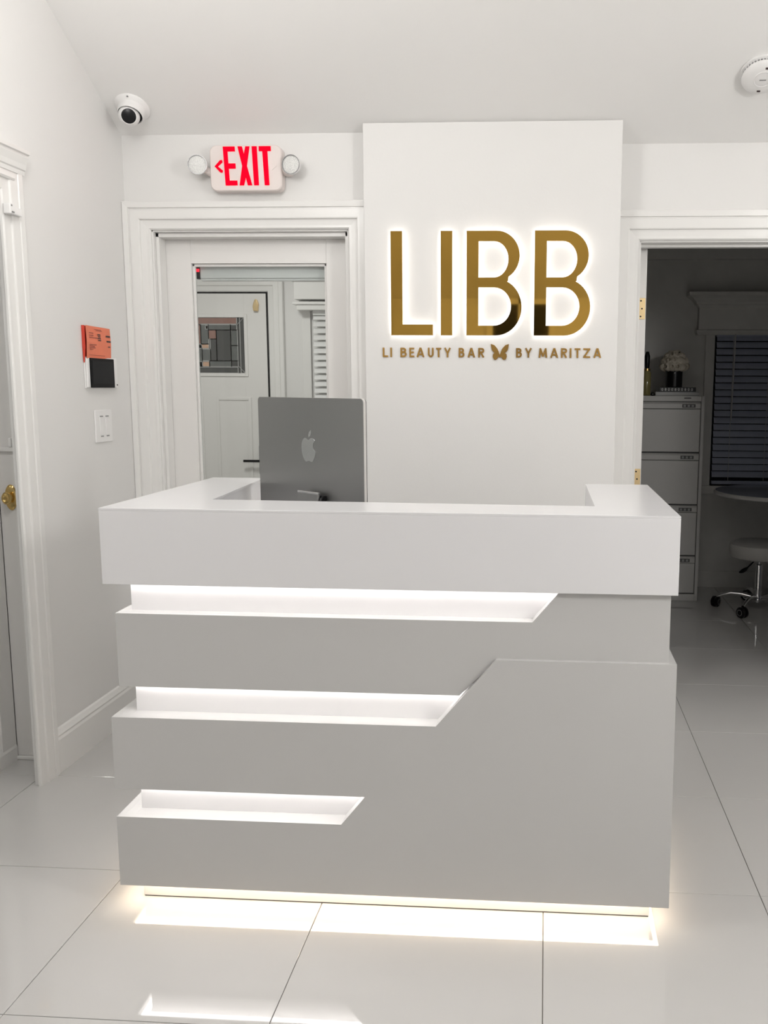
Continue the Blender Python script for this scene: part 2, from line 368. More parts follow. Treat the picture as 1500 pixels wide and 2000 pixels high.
# leaded light: mosaic of panes with lead cames
def pane(x0, x1, z0, z1, m_): return B(x0, x1, YV - .0105, YV - .0065, z0, z1).build('pane', m_, d2)
W = LX1 - LX0
bx = .052; bz = .055
xi0, xi1, zi0, zi1 = LX0 + bx, LX1 - bx, LZ0 + bz, LZ1 - bz
sx = .036
cells = [(LX0, LX1 - bx, LZ1 - bz * .9, LZ1, 'pane_r'), (LX1 - bx * .6, LX1, LZ0, LZ1, 'pane_d'), (LX0, LX1 - bx, LZ0, LZ0 + bz * .75, 'pane_d'),
         (LX1 - .062 - sx, LX1 - .062 + .010, LZ1 - .085, LZ1 - .045, 'pane_d'), (LX1 - .062 - sx, LX1 - .05, LZ0 + .045, LZ0 + .085, 'pane_d'),
         (LX1 - .062 - sx, LX1 - .05, LZ0 + .085, LZ0 + .19, 'pane_g'), (LX1 - .062 - sx, LX1 - .05, LZ0 + .19, LZ1 - .085, 'pane_g'),
         (LX0 + .245, LX1 - .062 - sx, LZ1 - .085, LZ1 - .045, 'pane_g'), (LX0 + .245, LX1 - .062 - sx, LZ0 + .045, LZ0 + .085, 'pane_g'),
         (LX0 + .30, LX1 - .062 - sx, LZ0 + .085, LZ1 - .085, 'pane_d'),
         (LX0 + .19, LX0 + .245, LZ0 + .20, LZ1 - .045, 'pane_g'), (LX0 + .195, LX0 + .255, LZ0 + .085, LZ0 + .165, 'pane_g'),
         (LX0 + .16, LX0 + .245, LZ0 + .17, LZ0 + .20, 'pane_p'), (LX0 + .16, LX0 + .245, LZ0 + .045, LZ0 + .080, 'pane_p'),
         (LX0 + .255, LX0 + .30, LZ0 + .085, LZ0 + .235, 'pane_d'), (LX0 + .245, LX0 + .30, LZ0 + .235, LZ1 - .085, 'pane_r'),
         (LX0 + .225, LX0 + .243, LZ1 - .08, LZ1 - .055, 'pane_p'),
         (LX0, LX0 + .19, LZ0 + .19, LZ1 - .05, 'pane_r'), (LX0, LX0 + .195, LZ0 + .045, LZ0 + .19, 'pane_g')]
B(LX0, LX1, YV - .0060, YV - .004, LZ0, LZ1).build('backing_pane', 'pane_d', d2)
for c in cells: pane(*c)
lead = MB()
for c in cells:
    x0, x1, z0, z1 = c[:4]; t = .0026
    lead.box(x0 - t, x0 + t, YV - .013, YV - .0095, z0, z1).box(x1 - t, x1 + t, YV - .013, YV - .0095, z0, z1)
    lead.box(x0, x1, YV - .013, YV - .0095, z0 - t, z0 + t).box(x0, x1, YV - .013, YV - .0095, z1 - t, z1 + t)
lead.tube([(LX1 - .05, YV - .012, LZ1 - .05), (LX1, YV - .012, LZ1)], .002, 5).tube([(LX1 - .05, YV - .012, LZ0 + .05), (LX1, YV - .012, LZ0)], .002, 5)
lead.build('lead_came', 'lead', d2)
mb = MB().prism([(-2.026, 1.93), (-1.996, 1.928), (-1.990, 1.975), (-2.000, 2.006), (-2.010, 2.012), (-2.022, 1.99), (-2.03, 1.96)], YV - .035, YV - .012, 'y')
mb.build('alarm_horn', 'brass2', d2, bevel=.004)
mb = MB().box(-2.12, -1.99, YV - .065, YV - .053, .885, .903).box(-2.005, -1.985, YV - .06, YV - .012, .883, .905)
mb.build('lever_handle', 'black', d2, bevel=.003)
B(-2.02, -1.97, YV - .018, YV - .012, .80, 1.0).build('handle_plate', 'ring', d2, bevel=.002)
# window of the vestibule: casing, cornice, blind
WX0, WX1, WZ0, WZ1 = -1.63, -.86, .85, 2.0
mb = MB().box(WX0 - .06, WX0, YV - .022, YV, WZ0 - .08, 2.0).box(WX1, WX1 + .06, YV - .022, YV, WZ0 - .08, 2.0).box(WX0, WX1, YV - .022, YV, WZ0 - .08, WZ0)
w1 = mb.build('window_1', 'trim', bevel=.003); struct(w1, 'white cased window of the entry with pale blinds, seen through the glass', 'window')
cn = MB().box(-1.715, -.80, 6.08, 6.2, 2.0, 2.12).box(-1.735, -.78, 6.065, 6.2, 2.118, 2.145).box(-1.727, -.79, 6.072, 6.2, 1.965, 1.985).box(-1.70, -.80, 6.085, 6.2, 1.93, 1.965)
o = cn.build('window_cornice', 'trim', bevel=.004); tag(o, 'white box cornice above the entry window seen through the glazed door', 'cornice')
bl = thing('window_blind', 'white slatted blind in the entry window behind the glazed door', 'blind', (-1.24, 6.15, 1.93), group=None)
B(-1.60, -.87, 6.13, 6.17, 1.90, 1.93).build('headrail', 'slat_w', bl)
sl = None; z = 1.885
sl_mb = MB()
for s_ in range(5):
    a = s_ / 4; 
seg = 5; vs = []; fs = []
for i in range(seg + 1):
    u = i / seg - .5
    for x in (-1.60, -.88):
        vs.append((x, 6.15 + u * .030, .012 * math.cos(u * PI) + u * .034))
fs = [[2 * i, 2 * i + 1, 2 * i + 3, 2 * i + 2] for i in range(seg)]
while z > .9:
    if sl is None:
        sl = MB().add(vs, fs).build('slat', 'slat_w', bl); md = sl.modifiers.new('t', 'SOLIDIFY'); md.thickness = .002
        sl.location = (0, 0, z - ORG[sl.name].z * 0) ; sl.location.z = z
    else:
        s2 = sl.copy(); C.objects.link(s2); s2.parent = bl; s2.location.z = z
    z -= .045
# ------------------------------------------------------------------ alcove beyond the left doorway
struct(B(-3.0, -1.99, 3.19, 3.29, 0, 2.5).build('wall_alcove', 'wall'), 'grey-shaded wall beyond the left doorway', 'wall')
struct(B(-2.2, XL - .022, 3.19, 3.29, 0, 2.5).build('wall_alcove_end', 'wall'), 'wall behind the brass-knobbed door at the left edge', 'wall')
struct(B(-3.1, -3.0, 1.2, 3.3, 0, 2.5).build('wall_alcove_left', 'wall'), 'far side wall of the alcove at left', 'wall')
struct(B(-3.0, XL - .022, 1.1, 1.2, 0, 2.5).build('wall_alcove_near', 'wall'), 'near wall of the alcove at left', 'wall')
struct(B(-3.1, XL - .022, 1.1, 3.3, 2.45, 2.5).build('ceiling_alcove', 'ceil'), 'ceiling of the alcove at left', 'ceiling')
d3 = thing('door_3', 'white door with a brass knob seen through the left doorway', 'door', (-1.95, 3.12, 0), kind='structure')
B(-1.992, XL - .024, 3.12, 3.16, .012, 2.03).build('stile', 'door', d3, bevel=.002)
B(-1.992, XL - .024, 3.108, 3.12, 1.172, 1.190).build('mid_rail_bead', 'door', d3, bevel=.003)
B(-1.992, XL - .024, 3.108, 3.12, .0, .014).build('threshold', 'trim', d3, bevel=.003)
T = Matrix.Translation((-1.946, 3.12, 1.005)) @ Matrix.Rotation(PI / 2, 4, 'X')
T2 = T @ Matrix.Diagonal((.62, 1.25, 1, 1))
pl = MB().lathe([(.002, .0), (.036, .0), (.038, .003), (.034, .008), (.026, .010), (.002, .010)], 28, T2).build('knob_plate', 'brass', d3, smooth=True)
MB().lathe([(.002, .008), (.013, .010), (.010, .016), (.016, .020), (.021, .028), (.021, .034), (.017, .040), (.010, .042), (.006, .039), (.002, .039)], 28, T @ Matrix.Diagonal((.8, 1.1, 1, 1))).build('knob', 'brass', d3, smooth=True)
MB().box(-1.935, -1.925, 3.104, 3.12, 1.19, 1.222).build('catch', 'plastic', d3, bevel=.002)
d4 = thing('door_4', 'grey-white glazed side panel at the extreme left, beyond the doorway', 'door', (-2.01, 2.6, 0), kind='structure')
XP = -2.0
B(XP - .04, XP + .009, 3.03, 3.1185, .0, 2.2).build('stile', 'door', d4, bevel=.003)
B(XP - .04, XP, 2.1, 3.03, .03, .168).build('rail', 'door', d4, bevel=.003)
B(XP - .04, XP, 2.1, 3.03, 1.85, 2.0).build('rail', 'door', d4, bevel=.003)
B(XP - .024, XP - .018, 2.1, 3.03, .168, 1.85).build('pane', 'glass', d4)
MB().prism([(XP, .0), (XP + .012, .0), (XP + .012, .05), (XP, .09)], 2.1, 3.115, 'y').build('sill_moulding', 'trim', d4)
sn = thing('door_sensor', 'small white magnetic door sensor on the left doorway casing', 'sensor', (XL + .03, 2.92, 1.975))
B(XL + .012, XL + .036, 2.888, 2.915, 1.962, 1.996).build('magnet', 'plastic', sn, bevel=.003)
B(XL + .014, XL + .030, 2.918, 2.965, 1.964, 1.990).build('contact_body', 'plastic', sn, bevel=.003)
MB().box(XL + .030, XL + .0375, 2.893, 2.899, 1.986, 1.991).box(XL + .030, XL + .0375, 2.895, 2.909, 1.966, 1.971).build('screw', 'ring', sn)

# ------------------------------------------------------------------ dark office
YO = 6.3925; OX0, OX1, OC = -.5, 2.6, 2.295
struct(B(-.55, 2.7, YO, YO + .1, 0, 2.5).build('wall_office_back', 'office'), 'far wall of the dark office behind the cabinet', 'wall')
struct(B(-.62, -.5, YB + .2, YO, 0, 2.5).build('wall_office_left', 'office'), 'left wall of the dark office, hidden by the column', 'wall')
struct(B(OX1, OX1 + .1, YR2 + .12, YO, 0, 2.5).build('wall_office_right', 'office'), 'right wall of the dark office, outside the frame', 'wall')
struct(B(-.62, 2.7, YR2 + .12, YO + .1, OC + .1, OC + .16).build('ceiling_office', 'office'), 'unlit ceiling of the dark office', 'ceiling')
struct(MB().box(-.5, OX1, YO - .05, YO, OC, OC + .1).build('trim_6', 'office'), 'flat cornice strip along the office ceiling', 'trim')
struct(MB().box(1.04, OX1, YO - .014, YO, 0, .12).build('baseboard_office', 'office', bevel=.003), 'baseboard of the dark office', 'baseboard')
# doorway jambs + the open door leaf (edge on)
jb = MB().box(RX0 - .002, RX0 + .006, YR2 - .001, YR2 + .12, 0, RZ).box(RX1 - .006, RX1 + .002, YR2 - .001, YR2 + .12, 0, RZ).box(RX0, RX1, YR2 - .001, YR2 + .12, RZ - .006, RZ + .002)
jb.box(RX0 + .006, RX1, YR2 + .05, YR2 + .085, RZ - .018, RZ - .006)
d5 = thing('door_5', 'white office door standing open, seen edge-on with two brass hinges', 'door', (.41, 3.97, 0), kind='structure')
jb.build('door_frame', 'trim', d5, bevel=.0015)
B(.388, .4245, 3.966, 4.74, .01, RZ - .012).build('leaf', 'door', d5, bevel=.0015)
def hinge(zc):
    h = MB().box(.3865, .4215, 3.9625, 3.966, zc - .045, zc + .045).build('hinge', 'brass2', d5, bevel=.003)
    for dz, dx in ((-.033, .0), (0, .005), (.033, .0)):
        T_ = Matrix.Translation((.402 + dx, 3.9625, zc + dz)) @ Matrix.Rotation(PI / 2, 4, 'X')
        MB().lathe([(.001, 0), (.0038, 0), (.0036, .001), (.001, .0008)], 10, T_).build('screw', 'black', h)
hinge(1.755); hinge(1.017); hinge(.25)

# filing cabinet (lateral, four drawers)
CX0, CX1, CY0, CZ = .12, 1.036, 5.94, 1.370
fc = thing('filing_cabinet', 'tall pale grey four-drawer lateral filing cabinet in the dark office', 'cabinet', ((CX0 + CX1) / 2, CY0 + .22, 0))
mb = MB().box(CX0, CX0 + .022, CY0, YO - .055, .0, CZ).box(CX1 - .022, CX1, CY0, YO - .055, .0, CZ).box(CX0 + .022, CX1 - .022, CY0, YO - .055, CZ - .036, CZ).box(CX0 + .022, CX1 - .022, CY0, YO - .055, 0, .045)
mb.build('body', 'cabinet', fc, bevel=.003)
B(CX0 + .022, CX1 - .022, CY0 + .02, YO - .06, .045, CZ - .036).build('inner_back', 'cab_dark', fc)
zt = [1.334, .997, .650, .301 + .005]; zb_ = [1.000, .653, .309, .05]
for k in range(4):
    dr = B(CX0 + .026, CX1 - .026, CY0 + .002, CY0 + .03, zb_[k] + .004, zt[k] - .050).build('drawer_front', 'cabinet', fc, bevel=.003)
    MB().prism([(CY0 + .001, zt[k] - .046), (CY0 + .001, zt[k] - .016), (CY0 + .010, zt[k] - .004), (CY0 + .03, zt[k] - .004), (CY0 + .03, zt[k] - .046)], CX0 + .026, CX1 - .026, 'x').build('handle_rail', 'cabinet', dr)
    lb = B(CX1 - .145, CX1 - .06, CY0 - .002, CY0 + .002, zt[k] - .040, zt[k] - .018).build('label_holder', 'cab_dark', dr, bevel=.001)
    mk = MB()
    for q in range(3): mk.box(CX1 - .138 + q * .026, CX1 - .122 + q * .026, CY0 - .003, CY0 - .0015, zt[k] - .036, zt[k] - .022)
    mk.build('label_insert', 'grey_book', dr)
B(CX1 - .135, CX1 - .09, CY0 - .002, CY0 + .001, CZ - .018, CZ - .011).build('badge', 'cab_dark', fc, bevel=.002)
# things on the cabinet
gb = thing('book', 'large grey book lying flat under the black one on the cabinet', 'book', (.86, 6.10, CZ), group=None)
B(.72, 1.005, 5.99, 6.20, CZ, CZ + .004).build('cover', 'grey_book', gb); B(.72, 1.005, 5.99, 6.20, CZ + .022, CZ + .026).build('cover', 'grey_book', gb)
B(.722, 1.003, 5.992, 6.198, CZ + .004, CZ + .022).build('page_block', 'page', gb)
bb = thing('book', 'black book with pale spine lettering under the black vase', 'book', (.86, 6.10, CZ + .026))
B(.745, .985, 6.00, 6.19, CZ + .026, CZ + .056).build('cover', 'black', bb, bevel=.002)
sp = MB(); x = .772
for k in range(10):
    xx = .765 + k * .0215
    vs_, fs_ = shape2d(arc(0, 0, .0058, .0098, 0, 360, 12)[:-1], [arc(0, 0, .0024, .0058, 0, 360, 10)[:-1]] if k % 3 != 1 else [], .001)
    sp.add(vs_, fs_, facing(xx, 5.9992, CZ + .041))
sp.build('spine_lettering', 'page', bb)
vz = thing('vase', 'black cylindrical vase holding cream flowers on the filing cabinet', 'vase', (.852, 6.09, CZ + .056))
T = Matrix.Translation((.852, 6.09, CZ + .056))
MB().lathe([(.002, 0), (.052, 0), (.055, .003), (.055, .135), (.051, .137), (.050, .10), (.002, .10)], 32, T).build('body', 'black', vz, smooth=True)
MB().lathe([(.001, 0), (.005, 0), (.005, .002), (.001, .003)], 12, Matrix.Translation((.849, 6.034, CZ + .056 + .095)) @ Matrix.Rotation(PI / 2, 4, 'X')).build('stud', 'chrome', vz)
fw = thing('flower_bunch', 'round bunch of cream ruffled flowers in the black vase', 'flowers', (.852, 6.09, CZ + .19))
random.seed(4)
MB().lathe([(.002, -.09), (.03, -.08), (.02, -.01), (.002, 0)], 12, Matrix.Translation((.852, 6.09, CZ + .19))).build('stem', 'leaf', fw)
pet_me = None
for ring, (el, cnt) in enumerate(((5, 13), (28, 13), (52, 9), (76, 5))):
    for k in range(cnt):
        az = 2 * PI * (k + .5 * (ring % 2)) / cnt + random.uniform(-.1, .1); e = math.radians(el)
        c = Vector((.852 + .070 * math.cos(e) * math.cos(az), 6.09 + .070 * math.cos(e) * math.sin(az), CZ + .185 + .088 * math.sin(e)))
        n = Vector((math.cos(e) * math.cos(az), math.cos(e) * math.sin(az), math.sin(e) - .15)).normalized()
        T = Matrix.Translation(c) @ n.to_track_quat('Z', 'Y').to_matrix().to_4x4() @ Matrix.Rotation(random.uniform(0, 6), 4, 'Z')
        bl_ = MB()
        for q in range(3):
            a0 = q * 2.1
            vs_ = []; fs_ = []
            for i in range(5):
                u = i / 4
                for j in range(7):
                    v = j / 6 - .5
                    rr = .012 + .022 * u; aa = a0 + v * 2.6
                    vs_.append((rr * math.cos(aa), rr * math.sin(aa), .030 * (1 - u) ** .5 + .003 * math.sin(aa * 5) * u - .004 * q))
            for i in range(4):
                for j in range(6): fs_.append([i * 7 + j, i * 7 + j + 1, (i + 1) * 7 + j + 1, (i + 1) * 7 + j])
            bl_.add(vs_, fs_, T)
        o = bl_.build('bloom', 'petal', fw, smooth=True)
MB().tube([(.835, 6.07, CZ + .265), (.845, 6.065, CZ + .286), (.862, 6.06, CZ + .282), (.882, 6.06, CZ + .285)], [.006, .005, .006, .003], 6).build('dried_leaf', 'leaf', fw)
pb = thing('bottle', 'gold-collared dark bottle at the left end of the cabinet top', 'bottle', (.672, 6.10, CZ))
T = Matrix.Translation((.672, 6.10, CZ))
MB().lathe([(.002, 0), (.026, 0), (.028, .004), (.028, .15), (.014, .17), (.002, .17)], 24, T).build('body', 'tank', pb, smooth=True)
MB().lathe([(.002, .162), (.022, .164), (.022, .178), (.002, .180)], 20, T).build('collar', 'brass', pb, smooth=True)
MB().lathe([(.002, .18), (.014, .18), (.016, .20), (.018, .26), (.010, .29), (.002, .29)], 20, T).build('stopper', 'black', pb, smooth=True)
lp = thing('trinket', 'small black trinket lying beside the books on the cabinet', 'ornament', (.725, 5.965, CZ))
MB().lathe([(.001, 0), (.013, 0), (.016, .008), (.012, .020), (.001, .024)], 16, Matrix.Translation((.700, 5.965, CZ))).build('bead', 'black', lp, smooth=True)
MB().lathe([(.001, .0), (.004, .001), (.001, .003)], 10, Matrix.Translation((.698, 5.951, CZ + .010)) @ Matrix.Rotation(PI / 2, 4, 'X')).build('stone', 'chrome', lp)

# office window, blind, valance
OWX0, OWX1, OWZ0, OWZ1 = 1.165, 2.05, .737, 1.81
mb = MB().box(1.10, OWX0, YO - .02, YO, .70, 1.86).box(OWX1, OWX1 + .065, YO - .02, YO, .70, 1.86).box(1.10, OWX1 + .065, YO - .03, YO, .68, OWZ0)
w2 = mb.build('window_2', 'office', bevel=.003); struct(w2, 'cased window of the dark office behind the slatted blinds', 'window')
B(OWX0, OWX1, YO - .004, YO - .001, OWZ0, OWZ1).build('pane', 'night', w2)
va = MB()
vp = [(0, 1.785), (.075, 1.785), (.085, 1.80), (.085, 1.815), (.07, 1.822), (.068, 1.965), (.080, 1.985), (.092, 1.99), (.098, 2.005), (.125, 2.03), (.150, 2.045), (.152, 2.066), (0, 2.066)]
def val_loop(t, z): return [(1.088 - t * .85, YO - t), (2.15 + t * .85, YO - t)]
vs = []; fs = []
for (t, z) in vp:
    a, b = 1.11 - t, 2.12 + t
    vs += [(a, YO, z), (a, YO - t, z), (b, YO - t, z), (b, YO, z)]
for i in range(len(vp) - 1):
    for k in range(3): fs.append([i * 4 + k, i * 4 + k + 1, (i + 1) * 4 + k + 1, (i + 1) * 4 + k])
va.add(vs, fs)
o = va.build('window_cornice', 'office'); tag(o, 'grey crown-moulded cornice box above the blinds in the dark office', 'cornice')
vb = thing('window_blind', 'wide-slat blind with bluish light put into its colour, in the dark office window', 'blind', (1.6, YO - .035, 1.80))
B(OWX0 + .006, OWX1 - .006, YO - .06, YO - .02, 1.775, 1.81).build('headrail', 'slat', vb)
vs = []; seg = 4
for i in range(seg + 1):
    u = i / seg - .5
    for x in (OWX0 + .008, OWX1 - .008):
        vs.append((x, YO - .040 - u * .018, -u * .040 + .004 * math.cos(u * PI)))
fs = [[2 * i, 2 * i + 1, 2 * i + 3, 2 * i + 2] for i in range(seg)]
sl = None; z = 1.765
while z > .79:
    if sl is None:
        sl = MB().add(vs, fs).build('slat', 'slat', vb); sl.location.z = z
        md = sl.modifiers.new('t', 'SOLIDIFY'); md.thickness = .0025
    else:
        s2 = sl.copy(); C.objects.link(s2); s2.parent = vb; s2.location.z = z
    z -= .0472
B(OWX0 + .008, OWX1 - .008, YO - .055, YO - .022, .752, .776).build('bottom_rail', 'slat', vb, bevel=.003)
cd = MB()
for x in (1.285, 1.53, 1.85): cd.tube([(x, YO - .053, 1.78), (x, YO - .053, .77)], .0016, 5)
cd.build('ladder_cord', 'cord', vb)
MB().tube([(1.292, YO - .075, 1.79), (1.284, YO - .078, 1.20)], .0052, 8).build('tilt_wand', 'cord', vb)
# table
tb = thing('round_table', 'round grey-topped table in front of the office window', 'table', (1.56, 5.93, 0))
T = Matrix.Translation((1.56, 5.93, 0))
MB().lathe([(.01, .722), (.405, .722), (.432, .734), (.435, .745), (.428, .752), (.01, .752)], 64, T).build('tabletop', 'tabletop', tb, smooth=True)
MB().lathe([(.425, .724), (.438, .730), (.440, .742), (.434, .7515), (.428, .7525)], 64, T, caps=False).build('rim', 'cabinet', tb, smooth=True)
MB().lathe([(.01, .722), (.12, .722), (.06, .68), (.028, .60), (.028, .10), (.04, .05), (.01, .05)], 24, T).build('pedestal', 'cabinet', tb, smooth=True)
MB().lathe([(.01, 0), (.078, 0), (.08, .008), (.07, .022), (.04, .05), (.01, .05)], 40, T).build('base', 'cabinet', tb, smooth=True)
# stool
st = thing('rolling_stool', 'grey round-seated rolling stool with chrome post and five casters', 'stool', (1.385, 5.73, 0))
T = Matrix.Translation((1.385, 5.73, 0))
MB().lathe([(.01, .345), (.165, .345), (.185, .352), (.194, .37), (.194, .415), (.188, .435), (.165, .447), (.01, .452)], 48, T).build('seat', 'vinyl', st, smooth=True)
MB().lathe([(.01, .322), (.04, .322), (.05, .332), (.05, .344), (.01, .344)], 24, T).build('seat_mount', 'black', st, smooth=True)
MB().lathe([(.003, .29), (.013, .29), (.013, .33), (.003, .33)], 20, T).build('piston', 'chrome', st, smooth=True)
MB().lathe([(.003, .07), (.024, .07), (.024, .295), (.019, .305), (.003, .305)], 24, T).build('post', 'chrome', st, smooth=True)
MB().lathe([(.003, .055), (.04, .055), (.045, .075), (.034, .095), (.003, .10)], 24, T).build('hub', 'chrome', st, smooth=True)
lv = MB().tube([(1.375, 5.72, .335), (1.335, 5.68, .325), (1.30, 5.65, .300), (1.285, 5.635, .290)], .005, 8).build('lever', 'black', st, smooth=True)
MB().tube([(1.29, 5.64, .293), (1.275, 5.63, .285), (1.255, 5.615, .277), (1.235, 5.60, .272)], [.007, .013, .013, .006], 10).build('lever_grip', 'black', lv, smooth=True)
for k, ad in enumerate((165, 237, 309, 21, 93)):
    a = math.radians(ad); dx, dy = math.cos(a), math.sin(a)
    pts = [(1.385 + dx * r_, 5.73 + dy * r_, z_) for r_, z_ in ((.03, .082), (.10, .098), (.17, .100), (.225, .085), (.255, .070))]
    lg = MB().tube(pts, [.016, .015, .013, .012, .010], 10).build('leg', 'chrome', st, smooth=True)
    cxp, cyp = 1.385 + dx * .262, 5.73 + dy * .262
    Tw = Matrix.Translation((cxp, cyp, .0355)) @ Matrix.Rotation(a + 1.2, 4, 'Z') @ Matrix.Rotation(PI / 2, 4, 'X')
    cs = MB().lathe([(.004, -.024), (.027, -.024), (.035, -.018), (.035, -.006), (.026, -.004), (.026, .004), (.035, .006), (.035, .018), (.027, .024), (.004, .024)], 24, Tw)
    cs.build('caster', 'black', lg, smooth=True)
    MB().lathe([(.016, -.0255), (.020, -.0255), (.020, -.0235), (.016, -.0235)], 20, Tw, caps=False).build('caster_ring', 'alu_l', lg)
    MB().lathe([(.016, .0235), (.020, .0235), (.020, .0255), (.016, .0255)], 20, Tw, caps=False).build('caster_ring', 'alu_l', lg)

# ------------------------------------------------------------------ reception desk
rd = thing('reception_desk', 'white tiered reception desk with glowing slots and a lit toe kick', 'desk', (-.40, 2.6, 0))
DXL, DXR, DF = -1.140, .340, 2.20
YBL, YBRr = 3.00, 2.94
# top slab: U shape (hollow underneath lip)
U = [(-1.144, DF), (.337, DF), (.337, YBRr), (.134, YBRr), (.134, 2.375), (-.922, 2.405), (-.965, YBL), (-1.144, YBL)]
mb = MB()
mb.prism(U, 1.094, 1.10, 'z')
mb.build('top', 'desk_top', rd, bevel=.0004, seg=1)
mb = MB()
LIP = .018
mb.box(-1.144, .337, DF, DF + LIP, .90, 1.094).box(-1.144, -1.144 + LIP, DF + LIP, YBL, .90, 1.094).box(.337 - LIP, .337, DF + LIP, YBRr, .90, 1.094)
mb.box(-.965, .134, 2.39, 2.405, .90, 1.094).box(-.980, -.965, 2.39, YBL, .90, 1.094).box(.134, .149, 2.39, YBRr, .90, 1.094)
mb.box(-1.144 + LIP, .337 - LIP, DF + .075, 2.39, .93, .945)
mb.box(-1.144 + LIP, -.98, YBL - .018, YBL, .90, 1.094).box(.149, .337 - LIP, YBRr - .018, YBRr, .90, 1.094)
mb.build('upper_fascia', 'desk_top', rd, bevel=.0012)
# core
CF = 2.255; CXL, CXR = -1.095, .300
B(CXL, CXR, CF, 2.44, .062, .93).build('core', 'core', rd)
B(CXL, -.94, 2.44, 2.96, .075, .90).build('side_core', 'core', rd)
B(.12, CXR, 2.44, 2.89, .075, .90).build('side_core', 'core', rd)
B(-.94, .12, 2.44, 2.92, .862, .886).build('worktop', 'desk_top', rd, bevel=.002)
# plinth
B(-1.100, .298, 2.252, 2.9, .004, .075).build('plinth', 'core', rd)
B(-1.098, .296, 2.2535, 2.9, 0, .004).build('plinth_gap', 'cab_dark', rd)
# second tier (thin-faced, wraps left and right)
AF = 2.215
polyA = [(-1.122, .62), (-.2135, .62), (-.12, .7135), (.3215, .7135), (.3215, .905), (.0455, .905), (-.0265, .82), (-1.122, .82)]
PA = .018
mb = MB().prism(polyA, AF, AF + PA, 'y')
mb.box(CXL, -.02, AF + PA, CF, .805, .82)
mb.box(-1.122, -1.122 + PA, AF + PA, 2.97, .62, .82).box(-1.122 + PA, CXL, AF + PA, 2.97, .805, .82).box(.3215 - PA, .3215, AF + PA, 2.90, .70, .905)
mb.prism([(-.0265, .82), (.0455, .905), (.0635, .905), (-.0085, .82)], AF + PA, CF, 'y')
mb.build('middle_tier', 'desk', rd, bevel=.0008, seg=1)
# lower block with its three-step outline
polyB = [(DXL, .062), (.342, .060), (.340, .722), (-.118, .722), (-.2735, .54), (DXL, .54), (DXL, .34), (-.461, .34), (-.5265, .26), (DXL, .26)]
# build as convex pieces joined into one panel outline
vs_, fs_ = shape2d([(p[0], p[1]) for p in polyB], [], PA)
mb = MB().add(vs_, fs_, facing(0, DF + PA / 2, 0))
# shelves / soffits of the lower block
mb.box(CXL, -.27, DF + PA, CF, .526, .540).box(CXL, -.50, DF + PA, CF, .246, .260)
mb.box(-.12, .340, DF + PA, AF + .004, .708, .722)
mb.prism([(-.118, .722), (-.2735, .54), (-.2555, .54), (-.100, .722)], DF + PA, AF + PA, 'y').prism([(-.2735, .54), (-.2035, .6225), (-.1855, .6225), (-.2555, .54)], AF, CF, 'y').prism([(-.5265, .26), (-.461, .34), (-.443, .34), (-.5085, .26)], DF + PA, CF, 'y')
for (za, zb2) in ((.34, .54), (.062, .26)):
    mb.box(DXL, DXL + PA, DF + PA, 2.98, za, zb2).box(DXL + PA, CXL, DF + PA, 2.98, zb2 - .014, zb2)
mb.box(.340 - PA, .340, DF + PA, 2.92, .062, .722).box(.3215, .340 - PA, AF + PA, 2.92, .708, .722)
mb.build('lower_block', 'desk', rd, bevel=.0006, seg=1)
# LED strips: hidden behind the lip of each tier, round the front and the left side
def strip(zc, xr, m_, name='led_strip', xl=CXL - .006, y0=CF - .006, w_=.018, yb=2.9, right=False):
    mb_ = MB().box(xl - w_, xr, y0 - w_, y0, zc, zc + .004).box(xl - w_, xl, y0, yb, zc, zc + .004)
    if right: mb_.box(xr, xr + w_, y0 - w_, 2.88, zc, zc + .004)
    return mb_.build(name, m_, rd)
strip(.918, .03, 'led')
strip(.628 + .006, -.215, 'led')
strip(.352, -.475, 'led')
strip(.066, CXR + .012, 'led_warm', right=True)

# ------------------------------------------------------------------ monitor on the desk
th = math.radians(38); mw, mt = .512, .0115
Rx, Ry, Zt = -.514, 2.50, 1.379
cx_, cy_ = Rx - math.cos(th) * mw / 2, Ry + math.sin(th) * mw / 2
im = thing('computer_monitor', 'grey aluminium desktop computer seen from behind on the reception desk', 'computer', (cx_, cy_, .886), rz=-th)
def rrect(w_, h_, r_, n=6):
    return arc(w_ / 2 - r_, h_ / 2 - r_, r_, r_, 0, 90, n) + arc(-w_ / 2 + r_, h_ / 2 - r_, r_, r_, 90, 180, n) + arc(-w_ / 2 + r_, -h_ / 2 + r_, r_, r_, 180, 270, n) + arc(w_ / 2 - r_, -h_ / 2 + r_, r_, r_, 270, 360, n)
Hs = .355; zt_ = Zt - .886; zc = zt_ - Hs / 2
vs_, fs_ = shape2d(rrect(mw, Hs, .012), [], .0022)
MB().add(vs_, fs_, facing(0, 0, zc)).build('back_shell', 'alu', im)
vs_, fs_ = shape2d(rrect(mw + .0005, Hs + .0005, .012), [], mt - .003)
MB().add(vs_, fs_, facing(0, .0011 + (mt - .003) / 2, zc)).build('edge_band', 'alu_edge', im)
vs_, fs_ = shape2d(rrect(mw - .002, Hs - .002, .011), [], .002)
MB().add(vs_, fs_, facing(0, mt, zc)).build('screen', 'screen', im)
def catmull(pts, n=5):
    out = []; N = len(pts)
    for i in range(N):
        p0, p1, p2, p3 = [Vector(pts[(i + k - 1) % N]) for k in range(4)]
        for j in range(n):
            t = j / n
            out.append(tuple(.5 * ((2 * p1) + (p2 - p0) * t + (2 * p0 - 5 * p1 + 4 * p2 - p3) * t * t + (3 * p1 - p0 - 3 * p2 + p3) * t ** 3)))
    return out
